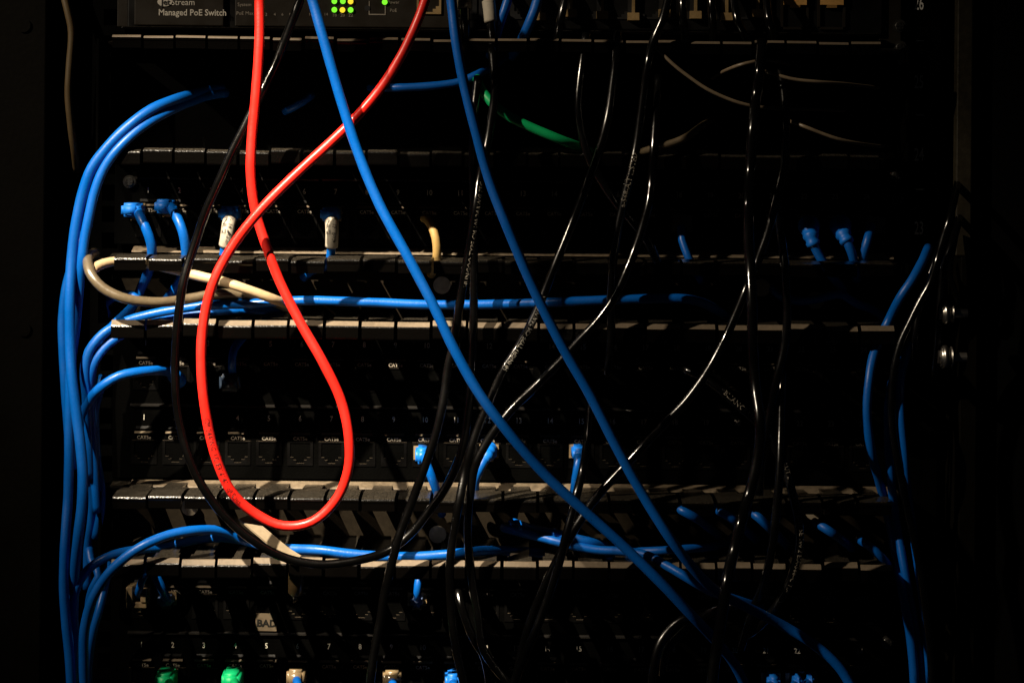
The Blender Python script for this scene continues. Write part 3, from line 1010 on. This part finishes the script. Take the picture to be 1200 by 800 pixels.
# --- left blue bundle
cable('v1', 'outer blue cable of the left bundle arching from the tall manager', [
    (262, 104, 2), (246, 106, 8), (228, 110, 24), (204, 117, 42), (178, 128, 52), (148, 150, 58), (122, 177, 60), (106, 200), (97, 226), (91, 252), (87, 276), (84, 304), (82, 345, 62), (82, 400), (84, 440, 64), (89, 480), (94, 520, 64), (97, 556), (96, 592), (91, 634), (88, 668, 58), (86, 710, 48), (85, 760), (86, 815)], BLUE, 0.0030, GB, ripple=0.015)
cable('v2', 'inner blue cable of the left bundle passing beside the top patch panel', [
    (266, 109, 2), (250, 111, 8), (232, 116, 22), (205, 127, 40), (182, 139, 50), (161, 153, 56), (136, 177, 60), (120, 201), (110, 228), (105, 250), (99, 280), (96, 304), (93, 335, 56), (89, 380, 52), (83, 430), (81, 480, 54), (81, 530), (80, 580), (76, 640, 58), (75, 690), (78, 735), (82, 775), (84, 815)], BLUE, 0.0028, GB, ripple=0.015)
cable('v3', 'hidden blue cable leftmost in the bundle, seen as a sliver', [
    (104, 262, 40), (88, 300, 44), (77, 340, 46), (73, 380), (75, 430, 46), (79, 490, 44), (84, 550, 42)], BLUE, 0.0026, GB)
cable('s1', 'blue cable rounding the first finger and running level through the tan cables\' manager', [
    (104, 560, 40), (103, 505, 46), (101, 462, 52), (99, 438, 54), (103, 414, 54), (122, 390, 52), (146, 377, 48), (165, 371, 46), (198, 364, 45), (240, 358, 45), (290, 356, 46), (330, 353, 48), (362, 352, 49), (400, 353), (450, 355), (500, 357), (550, 357), (600, 356, 50), (650, 354, 53), (700, 352, 55), (760, 350, 55), (800, 350), (821, 354, 50), (838, 362, 42), (852, 372, 24)], BLUE, 0.0027, GB, ripple=0.015)
cable('s2', 'blue cable below its twin entering the tan cables\' manager at its first finger', [
    (113, 600, 34), (110, 540, 40), (107, 490, 46), (104, 455, 50), (109, 428, 52), (125, 405, 50), (150, 389, 46), (185, 377, 38), (222, 369, 36), (262, 364, 34), (300, 363, 26), (330, 364, 12)], BLUE, 0.0026, GB, ripple=0.015)
cable('s3', 'blue cable end dipping behind the tan loop into the manager', [
    (128, 372, 6), (122, 360, 12), (130, 350, 18), (146, 345, 22), (160, 348, 22), (156, 358, 26), (146, 368, 30), (130, 383, 34), (114, 405, 38), (108, 440, 38), (110, 500, 32)], BLUE, 0.0025, GB)
cable('s4', 'blue cable curving in from the left, plugged into the second port of the middle panel', [
    (210, 446, 6), (204, 440, 20), (196, 435, 34), (182, 434, 46), (160, 436, 54), (138, 441, 58), (119, 453, 58), (104, 470, 52), (96, 492, 48), (100, 530, 40), (108, 565, 34), (113, 600, 28)], BLUE, 0.0028, GB, ripple=0.015)
sub_tube('s4', 'boot', 0, 5, 0.0044, 0.0036, BLUEB, ribs=2)
cable('s5', 'short blue cable glimpsed behind the middle of the left bundle', [
    (121, 440, 24), (116, 462, 28), (111, 482, 30), (112, 506, 30), (114, 540, 26), (119, 575, 30), (118, 600, 30), (112, 630, 26)], BLUE, 0.0025, GB)
cable('s6', 'blue cable tapering behind the left bundle beside the lower manager', [
    (104, 520, 22), (107, 552, 30), (109, 580, 30), (107, 612, 26), (103, 640, 20), (102, 690, 18)], BLUE, 0.0025, GB)
cable('l1', 'blue cable arching over the first fingers of the lower manager and along it', [
    (99, 815, 56), (98, 775, 58), (99, 738, 60), (107, 705, 62), (122, 678, 64), (143, 656, 66), (166, 640, 66), (196, 627, 60), (228, 621, 52), (260, 622, 40), (282, 631, 32), (312, 640, 34), (346, 643, 40), (372, 644, 45), (405, 648, 47), (440, 651), (480, 652), (515, 650), (545, 647), (570, 645, 38), (605, 645, 24), (640, 648, 12)], BLUE, 0.0028, GB, ripple=0.015)
cable('l2', 'blue cable beside the arching one, bending down before the first finger', [
    (84, 815, 46), (86, 775, 50), (88, 745), (86, 712, 52), (90, 688, 54), (104, 666, 54), (124, 653, 52), (146, 646, 46), (170, 643, 36), (196, 640, 26), (226, 633, 20), (262, 630, 16), (300, 637, 10)], BLUE, 0.0026, GB, ripple=0.015)
cable('l3', 'short blue cable tucked behind the two arching cables at the lower left', [
    (104, 640, 20), (108, 660, 26), (116, 672, 30), (108, 690, 30), (104, 710, 26), (108, 740, 20)], BLUE, 0.0024, GB)
cable('l4', 'blue cable half hidden beside the lowest patch panel', [
    (128, 660, 14), (122, 690, 26), (116, 715, 32), (108, 745, 32), (104, 780, 28), (104, 815, 24)], BLUE, 0.0025, GB)

# --- tan and grey cables of the middle manager
cable('tanloop', 'tan cable looping round the first fingers of the manager', [
    (350, 362, 14), (322, 351, 54), (292, 340, 60), (265, 331, 60), (236, 324, 56), (200, 315, 46), (166, 308, 46), (138, 306, 48), (118, 310, 56), (106, 318, 64)], TAN, 0.0028, 'tan cables looped in the manager', ripple=0.02)
cable('tanloop2', 'greyish tan cable sagging in front of the blue cables in the manager', [
    (112, 296, 40), (104, 300, 54), (103, 309, 64), (107, 322, 70), (121, 338, 72), (148, 350, 72), (186, 354, 66), (222, 350, 56), (248, 345, 52), (272, 344, 46), (300, 348, 42), (326, 356, 36), (348, 366, 22)], GREYC, 0.0029, 'tan cables looped in the manager', ripple=0.02)
cable('tanleft', 'dull tan cable hanging alone beside the left upright', [
    (68, -60, 4), (74, -10, 8), (79, 12, 10), (84, 36, 10), (82, 72, 10), (80, 108, 10), (83, 145, 8), (87, 176, 2), (90, 200, -12)], mat('dull_tan_jacket', (0.085, 0.058, 0.026), 0.5, 0.3, noise=0.15), 0.0022, None)

# --- right bundle
cable('rb1', 'blue cable of the right bundle crossing in front of the number 24', [
    (1088, 290, 30), (1080, 308, 44), (1069, 328, 52), (1056, 347, 52), (1040, 378, 46), (1025, 412, 54), (1018, 448, 60), (1016, 490), (1021, 528, 58), (1030, 562, 44), (1040, 600, 30), (1050, 650, 26), (1057, 690, 46), (1067, 745, 46), (1073, 815)], BLUE, 0.0027, GR)
cable('rb2', 'blue cable of the right bundle just left of the bright edged black cable', [
    (1060, 415, 10), (1046, 445, 38), (1041, 480, 52), (1041, 520), (1044, 560, 50), (1050, 610, 36), (1060, 668, 42), (1072, 730), (1080, 790), (1081, 815)], BLUE, 0.0025, GR)
cable('rb3', 'blue cable of the right bundle nearest the right upright', [
    (1066, 405, 16), (1056, 440, 38), (1055, 480, 50), (1059, 520), (1062, 560, 46), (1068, 610, 34), (1077, 670, 44), (1084, 730), (1088, 780), (1090, 815)], BLUE, 0.0025, GR)
cable('rb4', 'dim blue cable sloping at the right end of the tan cables\' manager', [
    (905, 338, 10), (912, 346, 14), (930, 352, 18), (952, 352, 20), (985, 345, 22), (1002, 355, 22), (1022, 363, 18), (1045, 380, 10)], BLUE, 0.0025, GD)

# --- blue cables inside the lower manager, right half
cable('m1', 'blue cable leaving the lower manager between its middle fingers and sloping down', [
    (590, 618, 8), (612, 624, 28), (640, 631, 38), (668, 638, 42), (700, 644, 44), (735, 646, 48), (757, 650, 52), (784, 664, 60), (806, 677, 66), (832, 692, 66), (862, 702, 62), (892, 712, 52)], BLUE, 0.0026, GD)
cable('m2', 'blue cable crossing above another near the middle of the lower manager', [
    (600, 612, 4), (622, 619, 24), (645, 624, 34), (668, 629, 40), (692, 635, 40), (705, 638, 34), (730, 646, 18), (748, 654, 4)], BLUE, 0.0028, GD)
cable('m3', 'blue cable lying level at the right part of the lower manager', [
    (712, 652, 8), (735, 647, 30), (770, 645, 40), (800, 643, 40), (828, 641, 30), (850, 636, 12), (860, 628, 4)], BLUE, 0.0025, GD)

# --- plugged cables, top patch panel
cable('a1', 'blue cable in the first port of the top patch panel', [
    (160, 246, 8), (161, 247, 18), (165, 255, 26), (172, 270, 29), (177, 285, 28), (178, 300, 24), (174, 318, 20), (167, 334, 18), (160, 350, 16), (150, 368, 14)], BLUE, 0.0029, GS)
plug_parts(CABLES['a1'][0], 159.5, 246, BLUEB, d1=24)
cable('a2', 'blue cable in the second port of the top patch panel', [
    (198, 241, 8), (200, 242, 18), (206, 252, 26), (213, 268, 30), (217, 284, 28), (218, 300, 24), (216, 316, 20), (208, 334, 18), (195, 352, 14)], BLUE, 0.0029, GS)
plug_parts(CABLES['a2'][0], 197, 242, BLUEB, d1=22)
cable('a4', 'white sleeved blue cable beside the red cable in the top patch panel', [
    (272, 251, 8), (271, 253, 20), (268, 262, 27), (266, 276, 29), (263, 292, 26), (260, 308, 22), (255, 322, 16)], BLUE, 0.0026, GS)
plug_parts(CABLES['a4'][0], 272, 250, BLUEB, w=0.0112, d1=27)
sleeve('a4', (270, 259), (264, 287), (('P-14 A22', 0.0036), ('PNL 2', 0.0036)))
cable('a7', 'white sleeved blue cable between the red cable and the first blue slanting cable', [
    (388, 252, 8), (388, 254, 20), (389, 264, 27), (389, 278, 29), (388, 294, 26), (384, 310, 20), (364, 318, 14), (355, 326, 10)], BLUE, 0.0026, GS)
plug_parts(CABLES['a7'][0], 389, 251, BLUEB, w=0.0112, d1=27)
sleeve('a7', (389, 259), (389, 287), (('P-17 B03', 0.0036), ('PNL 2', 0.0036)))
cable('a10', 'short tan cable in the tenth port of the top patch panel', [
    (497, 256, 4), (501, 258, 14), (507, 268, 20), (511, 282, 22), (512, 298, 20), (510, 312, 14), (505, 322, 6)], mat('ochre_jacket', (0.42, 0.27, 0.09), 0.45, 0.4, noise=0.15), 0.0025, None)
cable('a18', 'dim blue cable with a clear plug in the eighteenth port', [
    (797, 262, 6), (798, 268, 14), (799, 280, 18), (803, 292, 20), (808, 304, 22), (815, 316, 18), (822, 330, 8)], BLUE, 0.0024, GS)
bm = bmesh.new()
bm_box(bm, -0.0058, 0.0058, -0.012, 0.004, -0.005, 0.005)
plugme = mesh_from_bm(bm, 'plug', mat('smoke_plug', (0.06, 0.052, 0.04), 0.25, 0.5, noise=0.2))
part('plug', plugme, CABLES['a18'][0], at(798, 262, 2) - CABLES['a18'][0].location)
for key, lab, p0, pts in (
        ('a22', 'blue cable with a ribbed boot, first of the dim three near the number 23', (947, 262), [(948, 264, 10), (949, 270, 20), (951, 280, 24), (957, 294, 24), (966, 310, 24), (976, 325, 20), (988, 340, 10)]),
        ('a23', 'blue cable with a ribbed boot, middle of the dim three near the number 23', (985, 262), [(985, 264, 10), (986, 270, 20), (992, 282, 26), (998, 296, 26), (1002, 312, 22), (1004, 328, 12)])):
    cable(key, lab, pts, BLUE, 0.0027, GS)
    i1 = max(3, arc_at(CABLES[key][1], pts[3][0] - 3, pts[3][1] - 8, CABLES[key][0]))
    sub_tube(key, 'boot', 0, i1, 0.0062, 0.0036, BLUEB, ribs=4.5)
cable('a24', 'blue cable slanting from the last port of the top patch panel', [
    (1022, 262, 8), (1020, 268, 18), (1017, 280, 24), (1013, 294, 24), (1010, 308, 20), (1004, 320, 10)], BLUE, 0.0027, GS)
part('plug', plugme, CABLES['a24'][0], at(1022, 264, 4) - CABLES['a24'][0].location)

# --- plugged cables, middle patch panel
cable('b10', 'blue cable in the tenth lower port of the middle panel', [
    (496, 527, 8), (496, 530, 18), (499, 541, 26), (504, 554, 28), (510, 570, 24), (515, 585, 18), (518, 602, 8)], BLUE, 0.0026, GM)
plug_parts(CABLES['b10'][0], 496, 530, BLUEB, w=0.0088, hgt=0.0100, d1=24)
cable('b12', 'blue cable with ribbed boot in the twelfth lower port of the middle panel', [
    (574, 525, 8), (573, 528, 18), (569, 536, 25), (562, 549, 28), (557, 562, 26), (556, 576, 22), (558, 590, 14)], BLUE, 0.0028, GM)
plug_parts(CABLES['b12'][0], 573, 528, BLUEB, w=0.0098, d1=16)
sub_tube('b12', 'strain_relief', 1, 5, 0.0042, 0.0036, BLUEB, ribs=3)
cable('b15', 'blue cable in the port under the number 15', [
    (679, 524, 8), (678, 530, 20), (677, 542, 26), (675, 556, 26), (673, 572, 22), (670, 588, 14)], BLUE, 0.0024, GM)
plug_parts(CABLES['b15'][0], 678, 528, BLUEB, w=0.0094, hgt=0.0086, d1=24)
cable('bu4', 'dark cable in the fourth upper port of the middle panel', [
    (273, 440, 4), (272, 432, 12), (272, 422, 18), (274, 410, 18), (282, 398, 12), (290, 390, 6)], BLUE, 0.0025, GM)
bm = bmesh.new()
bm_box(bm, -0.0060, 0.0060, -0.014, 0.002, -0.0055, 0.0050)
bmesh.ops.bevel(bm, geom=bm.edges[:], offset=0.0018, segments=3, affect='EDGES')
part('boot', mesh_from_bm(bm, 'boot', mat('dark_boot', (0.012, 0.02, 0.035), 0.35, 0.5, noise=0.2), True), CABLES['bu4'][0], at(272, 446, 0) - CABLES['bu4'][0].location)

# --- plugged cables, lowest panel
cable('c1', 'blue cable with clear plug in the first upper port of the lowest panel', [
    (162, 700, 6), (162, 694, 16), (165, 684, 22), (170, 672, 24), (176, 660, 20), (180, 650, 12)], BLUE, 0.0022, GL)
bm = bmesh.new()
bm_box(bm, -0.0060, -0.0020, -0.016, 0.002, -0.003, 0.006)
bm_box(bm, 0.0026, 0.0060, -0.016, 0.002, -0.003, 0.005)
bm_box(bm, -0.0060, 0.0060, -0.015, 0.002, -0.0065, -0.003)
bm_box(bm, -0.0022, 0.0026, -0.013, 0.002, -0.0095, -0.0065)
bmesh.ops.bevel(bm, geom=bm.edges[:], offset=0.0004, segments=1, affect='EDGES')
part('plug', mesh_from_bm(bm, 'plug', CLEAR), CABLES['c1'][0], at(165, 694, 2) - CABLES['c1'][0].location)
cable('c2', 'dark blue cable bending into the second upper port of the lowest panel', [
    (195, 702, 6), (194, 698, 16), (190, 690, 24), (184, 678, 26), (178, 666, 22), (174, 654, 14)], BLUE, 0.0027, GL)
plug_parts(CABLES['c2'][0], 196, 700, mat('pale_boot', (0.14, 0.22, 0.42), 0.45, 0.4, noise=0.1), w=0.0094, hgt=0.0070, d1=14)
cable('c6', 'cable with a brown tag sleeve hanging below the red loop', [
    (345, 702, 6), (346, 698, 16), (347, 690, 22), (347, 676, 24), (347, 664, 22), (345, 652, 14)], BLACKC, 0.0026, GL)
root, rel, r = CABLES['c6']
sub_tube('c6', 'tag_sleeve', arc_at(rel, 347, 694, root), arc_at(rel, 347, 668, root), 0.0047, 0.0047, mat('tag_brown', (0.085, 0.055, 0.025), 0.3, 0.6, noise=0.4, nscale=300))
cable('c9', 'blue cable in the ninth upper port of the lowest panel', [
    (490, 706, 6), (489, 700, 16), (489, 690, 20), (491, 676, 18), (494, 662, 12)], BLUE, 0.0022, GL)
plug_parts(CABLES['c9'][0], 489, 701, mat('pale_boot', (0, 0, 0)), w=0.0075, hgt=0.0070, d1=16)


def bottom_plug(key, label, px, m, cm, clear=False, w=0.0117, top=783):
    py = top + 7
    cable(key, label, [(px, py + 8, 8), (px, py + 9, 22), (px + 1, py + 16, 30), (px + 2, py + 30, 32), (px + 3, py + 55, 28)], cm, 0.0026, GL)
    root = CABLES[key][0]
    plug_parts(root, px, py + 1, CLEAR if clear else m, w=w, hgt=0.0112, d1=(14 if clear else 22))


bottom_plug('g2', 'green booted cable in the second lower port of the lowest panel', 197.5, GREENB, GREEN)
bottom_plug('g4', 'green booted cable in the fourth lower port, under the BAD sticker\'s left', 274.5, GREENB, GREEN)
CABLES['g4'][0]['label'] = 'green booted cable under the number 4 of the lowest panel'
CABLES['g2'][0]['label'] = 'green booted cable under the number 2, first of the green pair'
bottom_plug('g6', 'blue cable with a clear plug under the number 6 of the lowest panel', 348, None, BLUE, clear=True, top=782)
bottom_plug('g9', 'blue cable with a tan square plug beside the black cable at the bottom edge', 460, None, BLUE, clear=True, top=784)
bottom_plug('g11', 'blue booted cable at the bottom edge left of the crossing black cables', 531, BLUEB, BLUE, w=0.0098, top=784)
bottom_plug('g21', 'dim blue booted cable at the bottom edge, first of three beyond the black cables', 903, BLUEB, BLUE, w=0.0080, top=787)
bottom_plug('g22', 'dim blue narrow booted cable at the bottom edge, second of three', 931, BLUEB, BLUE, w=0.0052, top=787)
bottom_plug('g23', 'dim blue sliver of a booted cable at the bottom edge, third of three', 946, BLUEB, BLUE, w=0.0034, top=785)

# --- cables in the switch sockets at the top edge
GW = 'cables plugged into the network switch'
cable('t1', 'black cable with a white sleeve plugged into the switch', [
    (566, -50, 12), (569, -20, 24), (573, 5, 30), (575, 25, 32), (577, 45, 30), (578, 62, 22)], BLACKC, 0.0026, GW)
sleeve('t1', (572, 4), (575, 28))
cable('t0', 'black cable with a dark sleeve beside the thick blue cable at the top edge', [
    (541, -50, 12), (542, -20, 24), (544, 5, 28), (545, 25, 28), (544, 50, 22), (543, 62, 16)], BLACKC, 0.0030, GW)
root, rel, r = CABLES['t0']
sub_tube('t0', 'label_sleeve', arc_at(rel, 543, -10, root), arc_at(rel, 544, 12, root), 0.0042, 0.0042, mat('grey_sleeve', (0.12, 0.105, 0.08), 0.5, 0.4, noise=0.2))
cable('t2', 'blue cable bending out of the switch beside the white sleeve', [
    (600, -50, 14), (598, -20, 26), (594, 4, 30), (588, 22, 30), (583, 38, 26), (578, 54, 18), (574, 66, 8)], BLUE, 0.0027, GW)
cable('t3', 'blue cable bending out of the switch, second from the white sleeve', [
    (634, -50, 14), (633, -20, 26), (629, 4, 30), (622, 24, 30), (614, 42, 26), (606, 56, 16), (600, 66, 6)], BLUE, 0.0031, GW)
cable('t4', 'thin black cable leaving the switch just right of the blue ones', [
    (672, -50, 14), (668, -20, 24), (661, 6, 30), (656, 28, 30), (652, 48, 24), (650, 64, 14)], BLACKC, 0.0024, GW)
for k, (lab, pts) in enumerate((
        ('black cable with a bright vertical glint at the top edge', [(800, -50, 14), (800, -20, 24), (800, 10, 30), (801, 30, 28), (803, 52, 20), (806, 70, 8)]),
        ('black cable at the top edge above the sagging dark cable', [(833, -50, 14), (833, -20, 24), (834, 8, 30), (835, 24, 28), (835, 45, 20), (835, 64, 8)]),
        ('black cable slanting at the top edge left of the fibre cages', [(858, -30, 14), (860, 0, 24), (865, 26, 30), (872, 40, 30), (880, 54, 24), (888, 70, 10)]),
        ('short black cable at the top edge nearest the fibre cages', [(896, -30, 14), (898, 0, 24), (901, 24, 30), (904, 34, 30), (907, 48, 24), (910, 64, 10)]))):
    cable('tt%d' % k, lab, pts, BLACKC, 0.0024, GW)

# short blue cables dropping through the lower manager's slots at its dim end
for k, (lab, pts) in enumerate((
        ('short blue cable just above the level blue cable in the lower manager', [(788, 592, 44), (803, 600, 54), (816, 607, 52), (830, 617, 36), (842, 627, 14)]),
        ('short blue cable left of the long black cable in the lower manager', [(834, 594, 44), (849, 602, 54), (861, 610, 52), (874, 621, 36), (886, 632, 14)]),
        ('short blue cable just right of the long black cable in the lower manager', [(876, 597, 44), (889, 606, 54), (901, 617, 52), (913, 629, 34), (924, 640, 12)]),
        ('dim short blue cable right of the curved white lettering in the lower manager', [(954, 611, 40), (969, 620, 50), (984, 630, 44), (998, 642, 22)]),
        ('dimmest short blue cable at the far end of the lower manager', [(1006, 631, 36), (1021, 641, 46), (1035, 655, 44), (1044, 668, 26)]))):
    cable('n%d' % k, lab, pts, BLUE, 0.0026, GD)

# tan strap lying across the lower manager's fingers under the red loop
P0 = [at(*q) for q in ((286, 606, 40), (300, 618, 46), (318, 633, 52), (334, 646, 58), (348, 655, 62))]
path = spline(P0, 0.004)
bm = bmesh.new()
rows = []
for i, p in enumerate(path):
    t = (path[min(i + 1, len(path) - 1)] - path[max(i - 1, 0)]).normalized()
    up = Vector((0.35, -0.55, 0.75))
    side = t.cross(up).normalized()
    n = side.cross(t).normalized()
    hw = 0.0038
    rows.append([bm.verts.new(p - path[0] + side * a * hw + n * b * 0.0006) for a, b in ((-1, -1), (1, -1), (1, 1), (-1, 1))])
for a, b in zip(rows, rows[1:]):
    for k in range(4):
        bm.faces.new((a[k], a[(k + 1) % 4], b[(k + 1) % 4], b[k]))
bm.faces.new(rows[0][::-1])
bm.faces.new(rows[-1])
r_ = empty('cable_strap', path[0], 'flat tan strap lying on the manager fingers under the red loop', 'strap')
part('band', mesh_from_bm(bm, 'band', mat('tan_strap', (0.24, 0.19, 0.125), 0.55, 0.35, noise=0.2, nscale=300, bump=0.3)), r_)
